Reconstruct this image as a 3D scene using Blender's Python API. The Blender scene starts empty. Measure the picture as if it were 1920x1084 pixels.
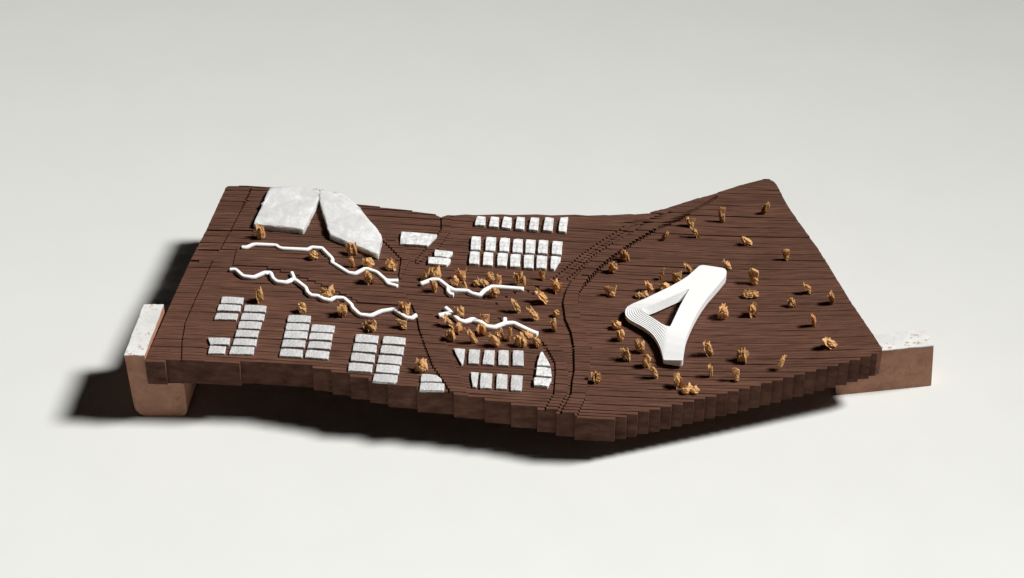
import bpy, bmesh, math, random
import numpy as np
from mathutils import Vector, Matrix
from mathutils.geometry import tessellate_polygon

S = bpy.context.scene
COL = S.collection
PI = math.pi

# ------------------------------------------------------------------ camera
W_PX, H_PX = 1920.0, 1084.0          # size of the photograph, used to read points off it
ELEV = math.radians(42.0)
FPX = 4800.0
DIST = 3.5
AIM = Vector((0.0, 0.0, 0.08))
FWD = Vector((0, math.cos(ELEV), -math.sin(ELEV)))
UPV = Vector((0, math.sin(ELEV), math.cos(ELEV)))
RGT = Vector((1, 0, 0))
EYE = AIM - FWD * DIST
cam = bpy.data.cameras.new('camera')
cam.sensor_width = 36.0
cam.lens = FPX / W_PX * 36.0
cam.clip_start, cam.clip_end = 0.05, 60.0
camo = bpy.data.objects.new('camera', cam)
COL.objects.link(camo)
camo.location = EYE
camo.rotation_euler = (PI / 2 - ELEV, 0, 0)
S.camera = camo

# ------------------------------------------------------------------ world and lamp
wd = bpy.data.worlds.new('World')
S.world = wd
wd.use_nodes = True
bg = wd.node_tree.nodes['Background']
bg.inputs[0].default_value = (1.0, 0.93, 0.88, 1)
bg.inputs[1].default_value = 0.010

LDIR = Vector((0.63, 0.055, 0.77)).normalized()      # towards the lamp
LDIST = 15.0
ld = bpy.data.lights.new('studio_spot', 'SPOT')
ld.energy = 18500
ld.color = (1.0, 0.99, 0.972)
ld.shadow_soft_size = 1.6
ld.spot_size = math.radians(35)
ld.spot_blend = 1.0
lo = bpy.data.objects.new('studio_spot', ld)
COL.objects.link(lo)
lo.location = Vector((0, -0.1, 0)) + LDIR * LDIST
SPOT_AIM = Vector((-1.35, -2.0, 0))
lo.rotation_euler = (SPOT_AIM - lo.location).to_track_quat('-Z', 'Y').to_euler()

S.view_settings.view_transform = 'Standard'
S.view_settings.look = 'None'
S.view_settings.exposure = 0
S.view_settings.gamma = 1

# ------------------------------------------------------------------ materials
def newmat(name):
    m = bpy.data.materials.new(name)
    m.use_nodes = True
    nt = m.node_tree
    nt.nodes.clear()
    out = nt.nodes.new('ShaderNodeOutputMaterial')
    b = nt.nodes.new('ShaderNodeBsdfPrincipled')
    nt.links.new(b.outputs[0], out.inputs[0])
    return m, nt, b

def node(nt, typ, **kw):
    n = nt.nodes.new(typ)
    for k, v in kw.items():
        if hasattr(n, k):
            setattr(n, k, v)
        else:
            n.inputs[k].default_value = v
    return n

def ramp(nt, fac, stops):
    r = nt.nodes.new('ShaderNodeValToRGB')
    cr = r.color_ramp
    while len(cr.elements) < len(stops):
        cr.elements.new(0.5)
    for e, (p, c) in zip(cr.elements, stops):
        e.position = p
        e.color = (*c, 1)
    nt.links.new(fac, r.inputs[0])
    return r.outputs[0]

def coords(nt, scale, rotz=0.0, which='Object'):
    tc = nt.nodes.new('ShaderNodeTexCoord')
    mp = nt.nodes.new('ShaderNodeMapping')
    mp.inputs['Scale'].default_value = scale
    mp.inputs['Rotation'].default_value = (0, 0, rotz)
    nt.links.new(tc.outputs[which], mp.inputs[0])
    return mp.outputs[0]

def mix(nt, a, b, fac, mode='MIX'):
    m = nt.nodes.new('ShaderNodeMix')
    m.data_type = 'RGBA'
    m.blend_type = mode
    for s, v in ((m.inputs[6], a), (m.inputs[7], b)):
        if isinstance(v, tuple):
            s.default_value = (*v, 1)
        else:
            nt.links.new(v, s)
    if isinstance(fac, (int, float)):
        m.inputs[0].default_value = fac
    else:
        nt.links.new(fac, m.inputs[0])
    return m.outputs[2]

def bump(nt, b, h, strength, dist):
    bn = nt.nodes.new('ShaderNodeBump')
    bn.inputs['Strength'].default_value = strength
    bn.inputs['Distance'].default_value = dist
    nt.links.new(h, bn.inputs['Height'])
    nt.links.new(bn.outputs[0], b.inputs['Normal'])

YAW = math.radians(2.6)

def mat_wood():
    m, nt, b = newmat('dark_wood')
    v = coords(nt, (26, 540, 75), YAW)
    n1 = node(nt, 'ShaderNodeTexNoise', Scale=1.0, Detail=6.0, Roughness=0.65)
    nt.links.new(v, n1.inputs['Vector'])
    v2 = coords(nt, (5, 30, 30), YAW)
    n2 = node(nt, 'ShaderNodeTexNoise', Scale=1.0, Detail=3.0, Roughness=0.5)
    nt.links.new(v2, n2.inputs['Vector'])
    v3 = coords(nt, (110, 700, 260), YAW)
    n3 = node(nt, 'ShaderNodeTexNoise', Scale=1.0, Detail=4.0, Roughness=0.7)
    nt.links.new(v3, n3.inputs['Vector'])
    base = ramp(nt, n1.outputs[0], [(0.27, (0.038, 0.0185, 0.0127)), (0.44, (0.089, 0.0420, 0.0287)),
                                     (0.58, (0.117, 0.0563, 0.0387)), (0.76, (0.184, 0.097, 0.066))])
    tone = ramp(nt, n2.outputs[0], [(0.3, (0.88, 0.88, 0.89)), (0.7, (1.11, 1.10, 1.08))])
    c = mix(nt, base, tone, 1.0, 'MULTIPLY')
    oi = nt.nodes.new('ShaderNodeObjectInfo')
    rt = ramp(nt, oi.outputs['Random'], [(0.0, (0.92, 0.915, 0.915)), (0.5, (1.0, 1.0, 1.0)), (1.0, (1.08, 1.075, 1.07))])
    c = mix(nt, c, rt, 1.0, 'MULTIPLY')
    spk = ramp(nt, n3.outputs[0], [(0.60, (0, 0, 0)), (0.74, (1, 1, 1))])
    c = mix(nt, c, (0.26, 0.135, 0.07), mixfac(nt, spk, 0.45))
    nt.links.new(c, b.inputs['Base Color'])
    b.inputs['Roughness'].default_value = 0.8
    b.inputs['Specular IOR Level'].default_value = 0.06
    bump(nt, b, n1.outputs[0], 0.35, 0.0005)
    return m

def mixfac(nt, col, k):
    mm = nt.nodes.new('ShaderNodeMath')
    mm.operation = 'MULTIPLY'
    mm.inputs[1].default_value = k
    nt.links.new(col, mm.inputs[0])
    return mm.outputs[0]

def mat_foot():
    m, nt, b = newmat('pale_foot_wood')
    v = coords(nt, (60, 60, 60))
    n1 = node(nt, 'ShaderNodeTexNoise', Scale=1.0, Detail=6.0, Roughness=0.6)
    nt.links.new(v, n1.inputs['Vector'])
    v2 = coords(nt, (260, 260, 180))
    n2 = node(nt, 'ShaderNodeTexNoise', Scale=1.0, Detail=5.0, Roughness=0.7)
    nt.links.new(v2, n2.inputs['Vector'])
    base = ramp(nt, n1.outputs[0], [(0.3, (0.32, 0.160, 0.103)), (0.5, (0.40, 0.205, 0.135)), (0.72, (0.48, 0.255, 0.165))])
    pit = ramp(nt, n2.outputs[0], [(0.28, (0.58, 0.53, 0.53)), (0.43, (1, 1, 1))])
    c = mix(nt, base, pit, 1.0, 'MULTIPLY')
    nt.links.new(c, b.inputs['Base Color'])
    b.inputs['Roughness'].default_value = 0.8
    b.inputs['Specular IOR Level'].default_value = 0.2
    bump(nt, b, n2.outputs[0], 0.4, 0.001)
    return m

def mat_chipped():
    m, nt, b = newmat('chipped_white_paint')
    v = coords(nt, (130, 130, 130))
    n1 = node(nt, 'ShaderNodeTexNoise', Scale=1.0, Detail=7.0, Roughness=0.7)
    nt.links.new(v, n1.inputs['Vector'])
    n2 = node(nt, 'ShaderNodeTexNoise', Scale=1.0, Detail=4.0, Roughness=0.6)
    nt.links.new(coords(nt, (35, 35, 35)), n2.inputs['Vector'])
    f = ramp(nt, n1.outputs[0], [(0.55, (0, 0, 0)), (0.61, (1, 1, 1))])
    g = ramp(nt, n2.outputs[0], [(0.42, (0, 0, 0)), (0.58, (1, 1, 1))])
    fg = mix(nt, f, g, 1.0, 'MULTIPLY')
    w = ramp(nt, n2.outputs[0], [(0.3, (0.56, 0.555, 0.54)), (0.7, (0.70, 0.70, 0.685))])
    c = mix(nt, w, (0.42, 0.25, 0.15), fg)
    nt.links.new(c, b.inputs['Base Color'])
    b.inputs['Roughness'].default_value = 0.7
    bump(nt, b, n1.outputs[0], 0.3, 0.0006)
    return m

def sss(b, w, r):
    b.inputs['Subsurface Weight'].default_value = w
    b.inputs['Subsurface Radius'].default_value = (1.0, 0.95, 0.88)
    b.inputs['Subsurface Scale'].default_value = r

def mat_print(name, lo_c, hi_c, sc, rot, bstr):
    """rough pale cast blocks: streaks of the print lines, cloudy translucent patches"""
    m, nt, b = newmat(name)
    n1 = node(nt, 'ShaderNodeTexNoise', Scale=1.0, Detail=4.0, Roughness=0.65)
    nt.links.new(coords(nt, sc, rot), n1.inputs['Vector'])
    n2 = node(nt, 'ShaderNodeTexNoise', Scale=1.0, Detail=5.0, Roughness=0.6, Distortion=0.6)
    nt.links.new(coords(nt, (170, 170, 170)), n2.inputs['Vector'])
    oi = nt.nodes.new('ShaderNodeObjectInfo')
    mx = mix(nt, n1.outputs[0], n2.outputs[0], 0.45)
    c = ramp(nt, mx, [(0.36, lo_c), (0.62, hi_c)])
    rt = ramp(nt, oi.outputs['Random'], [(0.0, (0.92, 0.92, 0.92)), (1.0, (1.04, 1.04, 1.04))])
    c = mix(nt, c, rt, 1.0, 'MULTIPLY')
    nt.links.new(c, b.inputs['Base Color'])
    b.inputs['Roughness'].default_value = 0.55
    sss(b, 0.5, 0.0025)
    bump(nt, b, mx, bstr, 0.0009)
    return m

def mat_marble():
    m, nt, b = newmat('cloudy_acrylic')
    n1 = node(nt, 'ShaderNodeTexNoise', Scale=1.0, Detail=6.0, Roughness=0.62, Distortion=0.8)
    nt.links.new(coords(nt, (42, 42, 42)), n1.inputs['Vector'])
    n2 = node(nt, 'ShaderNodeTexNoise', Scale=1.0, Detail=5.0, Roughness=0.7)
    nt.links.new(coords(nt, (230, 160, 230), 0.5), n2.inputs['Vector'])
    mx = mix(nt, n1.outputs[0], n2.outputs[0], 0.3)
    c = ramp(nt, mx, [(0.34, (0.55, 0.55, 0.545)), (0.52, (0.67, 0.67, 0.665)), (0.66, (0.84, 0.84, 0.83))])
    nt.links.new(c, b.inputs['Base Color'])
    b.inputs['Roughness'].default_value = 0.42
    sss(b, 0.7, 0.012)
    bump(nt, b, mx, 0.22, 0.002)
    return m

def mat_white(name, k):
    m, nt, b = newmat(name)
    n1 = node(nt, 'ShaderNodeTexNoise', Scale=1.0, Detail=4.0, Roughness=0.5)
    nt.links.new(coords(nt, (160, 160, 160)), n1.inputs['Vector'])
    c = ramp(nt, n1.outputs[0], [(0.3, (0.79 * k, 0.79 * k, 0.785 * k)), (0.7, (0.81 * k, 0.81 * k, 0.805 * k))])
    nt.links.new(c, b.inputs['Base Color'])
    b.inputs['Roughness'].default_value = 0.6
    bump(nt, b, n1.outputs[0], 0.04, 0.0003)
    return m

def mat_shaving():
    m, nt, b = newmat('wood_shaving')
    n1 = node(nt, 'ShaderNodeTexNoise', Scale=1.0, Detail=5.0, Roughness=0.7)
    nt.links.new(coords(nt, (520, 520, 260)), n1.inputs['Vector'])
    oi = nt.nodes.new('ShaderNodeObjectInfo')
    c = ramp(nt, n1.outputs[0], [(0.28, (0.52, 0.280, 0.110)), (0.46, (0.80, 0.505, 0.230)), (0.66, (0.92, 0.67, 0.37))])
    rt = ramp(nt, oi.outputs['Random'], [(0.0, (0.84, 0.80, 0.76)), (1.0, (1.10, 1.08, 1.05))])
    c = mix(nt, c, rt, 1.0, 'MULTIPLY')
    nt.links.new(c, b.inputs['Base Color'])
    b.inputs['Roughness'].default_value = 0.75
    b.inputs['Specular IOR Level'].default_value = 0.25
    bump(nt, b, n1.outputs[0], 0.6, 0.0008)
    tr = nt.nodes.new('ShaderNodeBsdfTranslucent')
    nt.links.new(c, tr.inputs[0])
    ms = nt.nodes.new('ShaderNodeMixShader')
    ms.inputs[0].default_value = 0.35
    out = [n for n in nt.nodes if n.type == 'OUTPUT_MATERIAL'][0]
    nt.links.new(b.outputs[0], ms.inputs[1])
    nt.links.new(tr.outputs[0], ms.inputs[2])
    nt.links.new(ms.outputs[0], out.inputs[0])
    return m

def mat_paper():
    m, nt, b = newmat('backdrop_paper')
    n1 = node(nt, 'ShaderNodeTexNoise', Scale=1.0, Detail=5.0, Roughness=0.6)
    nt.links.new(coords(nt, (9, 9, 9)), n1.inputs['Vector'])
    n2 = node(nt, 'ShaderNodeTexNoise', Scale=1.0, Detail=3.0, Roughness=0.6)
    nt.links.new(coords(nt, (900, 900, 900)), n2.inputs['Vector'])
    c = ramp(nt, n1.outputs[0], [(0.3, (0.640, 0.644, 0.622)), (0.7, (0.656, 0.660, 0.638))])
    nt.links.new(c, b.inputs['Base Color'])
    b.inputs['Roughness'].default_value = 0.9
    b.inputs['Specular IOR Level'].default_value = 0.1
    bump(nt, b, n2.outputs[0], 0.05, 0.0003)
    return m

M_WOOD, M_FOOT, M_CHIP = mat_wood(), mat_foot(), mat_chipped()
M_GREY = mat_print('ridged_grey_white_cast', (0.35, 0.347, 0.342), (0.68, 0.676, 0.67), (900, 130, 300), 0.05, 0.5)
M_BRIGHT = mat_print('cloudy_white_cast', (0.46, 0.46, 0.454), (0.92, 0.92, 0.912), (260, 160, 260), 0.05, 0.45)
M_MARBLE, M_SHAV, M_PAPER = mat_marble(), mat_shaving(), mat_paper()
M_WHITE, M_WALL = mat_white('smooth_white_plastic', 1.0), mat_white('bright_white_plastic', 1.14)

# ------------------------------------------------------------------ helpers
def ray(px, py):
    return (FWD + RGT * ((px - W_PX / 2) / FPX) - UPV * ((py - H_PX / 2) / FPX))

def onz(px, py, z):
    d = ray(px, py)
    return EYE + d * ((z - EYE.z) / d.z)

def link(name, me, m, parent=None, smooth=False):
    o = bpy.data.objects.new(name, me)
    if m:
        me.materials.append(m)
    COL.objects.link(o)
    if parent:
        o.parent = parent
    if smooth:
        for p in me.polygons:
            p.use_smooth = True
    return o

def mesh(name, v, f):
    me = bpy.data.meshes.new(name)
    me.from_pydata([tuple(p) for p in v], [], f)
    me.update()
    return me

def frombm(name, bm):
    bmesh.ops.recalc_face_normals(bm, faces=bm.faces)
    me = bpy.data.meshes.new(name)
    bm.to_mesh(me)
    bm.free()
    return me

def tag(o, label, cat, group=None):
    o['label'] = label
    o['category'] = cat
    if group:
        o['group'] = group
    return o

def empty(name, loc=(0, 0, 0)):
    o = bpy.data.objects.new(name, None)
    o.empty_display_size = 0.02
    o.location = loc
    COL.objects.link(o)
    return o

# ------------------------------------------------------------------ table sheet
v = [(-6, -5, 0), (6, -5, 0), (6, 6, 0), (-6, 6, 0)]
tb = link('table_top', mesh('table_top', v, [(0, 1, 2, 3)]), M_PAPER)
tb['kind'] = 'structure'

# ------------------------------------------------------------------ relief surface: heights read at points of the photograph (mm)
CTRL = [(272, 676, 105), (425, 348, 100), (360, 490, 104), (480, 560, 103), (420, 640, 104), (480, 430, 102),
        (560, 684, 98), (600, 380, 97), (660, 560, 101), (720, 420, 94), (740, 722, 95), (830, 403, 92),
        (860, 580, 96), (900, 680, 88), (1000, 470, 88), (1060, 560, 89), (1075, 690, 79), (1010, 765, 79),
        (1152, 785, 74), (1210, 400, 82), (1250, 560, 85), (1250, 700, 78), (1300, 450, 81), (1400, 560, 85),
        (1400, 700, 84), (1440, 336, 74), (1500, 480, 81), (1560, 560, 87), (1500, 650, 89), (1653, 661, 98), (1640, 630, 96)]

def basis(x, y):
    x, y = x / 0.5, y / 0.3
    return [1, x, y, x * x, x * y, y * y, x ** 3, x * x * y, x * y * y, y ** 3]

A_, B_ = [], []
for px, py, z in CTRL:
    p = onz(px, py, z / 1000)
    A_.append(basis(p.x, p.y))
    B_.append(z / 1000)
COEF = np.linalg.lstsq(np.array(A_), np.array(B_), rcond=None)[0]
RES = np.array(A_) @ COEF - np.array(B_)
print('surface residual mm', np.round(RES * 1000, 1))

def T(x, y):
    return float(np.dot(basis(x, y), COEF))

def hit(px, py, off=0.0):
    z = 0.085
    for _ in range(14):
        p = onz(px, py, z)
        z = T(p.x, p.y) + off
    return onz(px, py, z)

CY, SY = math.cos(YAW), math.sin(YAW)
def to_uv(p):
    return (p.x * CY - p.y * SY, p.x * SY + p.y * CY)
def to_xy(u, w):
    return (u * CY + w * SY, -u * SY + w * CY)

# ------------------------------------------------------------------ raised road bands and cut lines on the relief
def band(px_pts, dz):
    return ([to_uv(hit(*q)) for q in px_pts], dz)

R_DARK = [(1300, 378), (1269, 393), (1247, 403), (1226, 413), (1205, 426), (1179, 440), (1154, 455), (1133, 469), (1112, 488), (1092, 506),
          (1075, 525), (1062, 548), (1056.5, 570), (1061, 602), (1072, 627), (1077, 655), (1078, 697), (1074, 718),
          (1072, 742), (1048, 785)]
R_LIT = [(1080, 785), (1097, 750), (1101, 723), (1106, 697), (1107, 659), (1099, 627), (1089, 602), (1084, 572),
         (1085, 553), (1096, 535), (1120, 509), (1139, 492), (1162, 475), (1184, 459), (1215, 440), (1243, 426), (1273, 410),
         (1300, 396), (1324, 384), (1345, 369)]
L_DARK = [(1010, 634), (1014, 640), (1029, 661), (1040, 682), (1041, 701), (1038, 740), (1016, 778)]
L_LIT = [(1038, 782), (1063, 740), (1066, 708), (1058, 661), (1046, 644), (1030, 634)]
BANDS = [band(R_DARK + R_LIT, 0.0038), band(L_DARK + L_LIT, 0.0024),
         band([(770, 570), (781, 595), (785, 618), (795.5, 648), (810, 686), (827, 710), (856, 756),
               (884, 760), (870, 720), (855, 693), (841, 659), (826, 610), (800, 572)], 0.0017),
         band([(827, 398), (827, 432), (800, 466), (778, 490), (782, 496), (823, 466), (844, 436), (847, 400)], 0.0016),
         band([(717, 452), (736, 470), (752, 487), (747, 519), (752, 524), (768, 490), (756, 462), (738, 448)], 0.0018),
         band([(399, 490), (376, 540), (347, 606), (341, 642), (340, 684), (384, 684), (383, 642), (386, 612), (410, 557), (428, 521), (432, 490)], 0.0011),
         band([(474, 346), (464, 370), (432, 434), (412, 470), (455, 470), (478, 434), (500, 390), (510, 346)], 0.0010),
         band([(438, 498), (464, 500), (508, 504), (538, 512), (585, 527), (608, 537), (660, 561), (675, 569), (730, 573),
               (772, 571), (752, 540), (690, 510), (640, 505), (590, 470), (520, 466), (445, 466)], 0.0020)]
BANDS += [band([(1198, 409), (1152, 437), (1111, 463), (1089, 480), (1055, 509), (1032, 527), (1040, 531), (1063, 513), (1097, 484),
                (1120, 467), (1160, 441), (1206, 413)], 0.0013)]
def groove(pts, hw, dz):
    left = [(x - hw, y) for x, y in pts]
    right = [(x + hw, y) for x, y in pts][::-1]
    BANDS.append(band(left + right, dz))
groove([(1343, 371), (1324, 384), (1300, 396), (1273, 410), (1243, 426), (1215, 440), (1184, 459), (1162, 475), (1139, 492), (1120, 509), (1094, 538)], 2.2, -0.0030)
groove([(1269, 393), (1247, 403), (1226, 413), (1205, 426), (1179, 440), (1154, 455), (1133, 469), (1112, 488), (1092, 506), (1075, 525)], 2.2, -0.0030)
groove([(1198, 409), (1152, 437), (1111, 463), (1089, 480), (1055, 509), (1032, 527)], 1.7, -0.0022)
groove([(1149, 455), (1118, 475), (1095, 495), (1060, 527)], 1.5, -0.0018)
groove([(399, 489), (376, 540), (347, 606), (341, 642), (340, 684)], 1.5, -0.0022)
groove([(474, 346), (464, 370), (432, 434), (412, 470)], 1.5, -0.0020)
groove([(770, 570), (781, 595), (785, 618), (795.5, 648), (810, 686), (827, 710), (856, 756)], 1.7, -0.0026)
groove([(717, 452), (736, 470), (752, 487), (747, 519)], 1.5, -0.0022)
groove([(827, 398), (827, 432), (800, 466), (778, 490)], 1.5, -0.0022)
groove([(1010, 634), (1029, 661), (1040, 682), (1041, 701), (1038, 740), (1016, 778)], 1.6, -0.0024)
for qx, qy, hw, hh in ((430, 433.5, 45, 1.5), (378, 489, 21, 1.5), (390, 469, 20, 1.3), (949, 555, 2.5, 2.2), (907, 560, 2.5, 2), (926, 571, 7, 1.6), (965, 550, 2.5, 2.2), (999, 552, 2.5, 2),
                       (990, 545, 2.5, 2.2), (1007, 537, 4, 2), (985, 600, 3, 2), (936, 598, 3, 4), (878, 600, 14, 1.5),
                       (905, 612, 16, 1.5), (1180, 590, 18, 1.4), (1330, 560, 20, 1.4), (1100, 520, 10, 1.5)):
    BANDS.append(band([(qx - hw, qy - hh), (qx + hw, qy - hh), (qx + hw, qy + hh), (qx - hw, qy + hh)], -0.0022))

def inside(poly, u, w):
    c = False
    j = len(poly) - 1
    for i in range(len(poly)):
        ui, wi = poly[i]
        uj, wj = poly[j]
        if (wi > w) != (wj > w) and u < (uj - ui) * (w - wi) / (wj - wi) + ui:
            c = not c
        j = i
    return c

def crossings(poly, w):
    r = []
    n = len(poly)
    for i in range(n):
        (ua, wa), (ub, wb) = poly[i], poly[(i + 1) % n]
        if (wa > w) != (wb > w):
            r.append(((ub - ua) * (w - wa) / (wb - wa) + ua, i))
    return sorted(r)

def zoff(u, w):
    s = 0.0
    for poly, dz in BANDS:
        if inside(poly, u, w):
            s = max(s, dz) if dz > 0 else s + dz
    return s

def ground(p):
    return T(p.x, p.y) + max(0.0, zoff(*to_uv(p)))

# ------------------------------------------------------------------ relief slab of upright strips
FRONT = [(272, 677), (300, 677), (420, 678.5), (547, 682), (563, 683), (740, 722), (880, 743), (1010, 766), (1095, 784.5), (1152, 785), (1653, 661)]
REST = [(1655, 655), (1640, 632), (1597, 569), (1533, 465), (1478, 388), (1456, 346), (1450, 339), (1441, 336), (1432, 336),
        (1396, 345), (1317, 370), (1216, 400), (1120, 403.5), (848, 402.5), (836, 405.5), (828, 408), (821, 404), (812, 401), (666, 382), (606, 357), (505, 351), (430, 348.5),
        (424, 350), (386, 433), (356, 491), (318, 574)]
OUT_UV = [to_uv(hit(*q)) for q in FRONT + REST]
NF = len(FRONT) - 1                     # edges 0..NF-1 are the stepped front
a_ = to_uv(hit(1152, 785)); b_ = to_uv(hit(1653, 661))
TH = (b_[1] - a_[1]) / 24.0
print('strip thickness mm', TH * 1000)
SLAB = 0.041
base = empty('terrain_model', (0, 0, 0))
tag(base, 'dark brown wooden landscape slab of stacked strips with wavy top and stepped front', 'terrain model')
rng = random.Random(5)

def strip_mesh(i, w0, w1, e0, e1, jit):
    """one strip: e0, e1 = (u left, u right) on its near and far faces"""
    wm = (w0 + w1) / 2
    um0, um1 = (e0[0] + e1[0]) / 2, (e0[1] + e1[1]) / 2
    L = max(um1 - um0, 1e-5)
    s = [k / 44 for k in range(45)]
    for poly, dz in BANDS:
        for uc, _ in crossings(poly, wm):
            t = (uc - um0) / L
            d = 3e-5 / L
            if d * 3 < t < 1 - d * 3:
                s += [t - d, t + d]
    s = sorted(set(s))
    c = 0.00028
    rows = [[], [], [], [], []]
    for t in s:
        uf = e0[0] + t * (e0[1] - e0[0])
        ub = e1[0] + t * (e1[1] - e1[0])
        um = um0 + t * L
        x, y = to_xy(um, wm)
        zt = T(x, y)
        top = zt + zoff(um, wm) + jit * (0.7 + 1.3 * math.exp(-((um - 0.22) / 0.22) ** 2 - ((wm - 0.12) / 0.12) ** 2)) + 0.00026 * math.sin(um * 11 + i * 2.3) + 0.00022 * math.sin(um * 29 + i * 1.7 + 2 * math.sin(um * 13 + i)) + 0.00007 * math.sin(um * 91 + i * 3.1)
        bot = zt - SLAB
        xf, yf = to_xy(uf, w0)
        xc, yc = to_xy(uf, w0 + c)
        xb, yb = to_xy(ub, w1)
        rows[0].append((xf, yf, bot))
        rows[1].append((xf, yf, top - c))
        rows[2].append((xc, yc, top))
        rows[3].append((xb, yb, top))
        rows[4].append((xb, yb, bot))
    n = len(s)
    vs = [p for r in rows for p in r]
    fs = []
    for r in range(5):
        q = (r + 1) % 5
        for k in range(n - 1):
            fs.append((r * n + k, r * n + k + 1, q * n + k + 1, q * n + k))
    fs.append(tuple(r * n for r in (0, 1, 2, 3, 4)))
    fs.append(tuple(r * n + n - 1 for r in (4, 3, 2, 1, 0)))
    return mesh('wood_strip', vs, fs)

wmin = min(p[1] for p in OUT_UV)
wmax = max(p[1] for p in OUT_UV)
nl = int((wmax - wmin) / TH) + 1
print('strips', nl)
for i in range(nl):
    w0, w1 = wmin + i * TH, wmin + (i + 1) * TH
    g = rng.choice((0.00025, 0.0003, 0.00036, 0.00045, 0.0006, 0.0008)) * (1.25 if (w0 - wmin) > 0.5 * (wmax - wmin) else 0.85)
    jit = rng.gauss(0, 0.0002) + rng.choice((0, 0, 0, 0, 0.0002, -0.0003))
    a, b = w0 + g / 2, min(w1, wmax - 1e-5) - g / 2
    if b - a < 0.0004:
        continue
    m_ = crossings(OUT_UV, (a + b) / 2)
    c0, c1 = crossings(OUT_UV, a), crossings(OUT_UV, b)
    ok = len(c0) == len(m_) == len(c1)
    for k in range(0, len(m_) - 1, 2):
        if m_[k + 1][0] - m_[k][0] < 0.001:
            continue
        e0, e1 = [], []
        for q in (k, k + 1):
            um, ed = m_[q]
            if ed < NF:
                e0.append(um + (0.0006 if q == k else -0.0006)); e1.append(um)
            else:
                (ua, wa), (ub, wb) = OUT_UV[ed], OUT_UV[(ed + 1) % len(OUT_UV)]
                for lst, cc, ww in ((e0, c0, a), (e1, c1, b)):
                    if ok:
                        lst.append(cc[q][0])
                    else:
                        wc = min(max(ww, min(wa, wb)), max(wa, wb))
                        lst.append(ua + (ub - ua) * (wc - wa) / (wb - wa))
        if e0[1] <= e0[0] or e1[1] <= e1[0]:
            e0 = e1 = [m_[k][0], m_[k + 1][0]]
        link('wood_strip', strip_mesh(i, a, b, e0, e1, jit), M_WOOD, base)

# ------------------------------------------------------------------ the two feet
def prism(bm, front, back):
    """closed prism between two rings of the same length"""
    n = len(front)
    vf = [bm.verts.new(p) for p in front]
    vb = [bm.verts.new(p) for p in back]
    bm.faces.new(vf)
    bm.faces.new(vb[::-1])
    for k in range(n):
        bm.faces.new((vf[k], vb[k], vb[(k + 1) % n], vf[(k + 1) % n]))
    return vf, vb

def rounded(pts, radii, n=4):
    """round the corners of a 2-D polygon"""
    out = []
    m = len(pts)
    for k in range(m):
        r = radii[k]
        p = Vector(pts[k])
        if r <= 0:
            out.append(p)
            continue
        a = (Vector(pts[k - 1]) - p)
        b = (Vector(pts[(k + 1) % m]) - p)
        r = min(r, a.length * 0.45, b.length * 0.45)
        a, b = p + a.normalized() * r, p + b.normalized() * r
        for j in range(n + 1):
            t = j / n
            out.append(a * (1 - t) ** 2 + p * 2 * t * (1 - t) + b * t * t)
    return out

def foot(name, label, prof_front, prof_back, radii, org_f, org_b, ax, top_f, top_b, ztop):
    e = empty(name, (0, 0, 0))
    tag(e, label, 'support block', 'wooden feet under the landscape slab')
    bm = bmesh.new()
    F = [org_f + ax * p.x + Vector((0, 0, p.y)) for p in rounded(prof_front, radii)]
    Bk = [org_b + ax * p.x + Vector((0, 0, p.y)) for p in rounded(prof_back, radii)]
    prism(bm, F, Bk)
    bmesh.ops.bevel(bm, geom=[x for x in bm.edges if x.calc_face_angle(0) > 0.9], offset=0.0008, segments=2, affect='EDGES')
    link('block_body', frombm('block_body', bm), M_FOOT, e)
    bm = bmesh.new()
    r_ = random.Random(3)
    ring = [top_f[0], top_f[1], top_b[1], top_b[0]]
    pts = []
    for k in range(4):
        p, q = ring[k], ring[(k + 1) % 4]
        for j in range(8):
            t = j / 8
            d = 0.0 if j == 0 else r_.uniform(-0.0006, 0.0006)
            pts.append(p.lerp(q, t) + Vector((d, d, 0)))
    prism(bm, [Vector((p.x, p.y, ztop + 0.0012)) for p in pts], [Vector((p.x, p.y, ztop - 0.0003)) for p in pts])
    t = link('painted_top', frombm('painted_top', bm), M_CHIP, e)
    t['label'] = 'white painted top with chipped edges'

# left foot
zf = 0.1125
FL, BL = onz(233, 667, zf), onz(270, 572, zf)
BR, FR = onz(315.5, 573, zf), onz(270.5, 669, zf)
org_f = Vector((FL.x, FL.y, 0))
dl = Vector((BL.x - FL.x, BL.y - FL.y, 0))
wt = FR.x - FL.x
wb = onz(352, 783, 0).x - FL.x
zl = 0.0625
pf = [(0.0045, 0), (wb, 0), (wb, zl), (wt, zl), (wt, zf), (0, zf)]
foot('support_block', 'brown L-shaped foot with chipped white top holding the front left corner of the slab',
     pf, pf, [0.022, 0.014, 0.005, 0.003, 0, 0], org_f, org_f + dl, Vector((1, 0, 0)),
     (FL, Vector((FR.x, FL.y, 0))), (BL, Vector((FR.x + dl.x, BL.y, 0))), zf)

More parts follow.
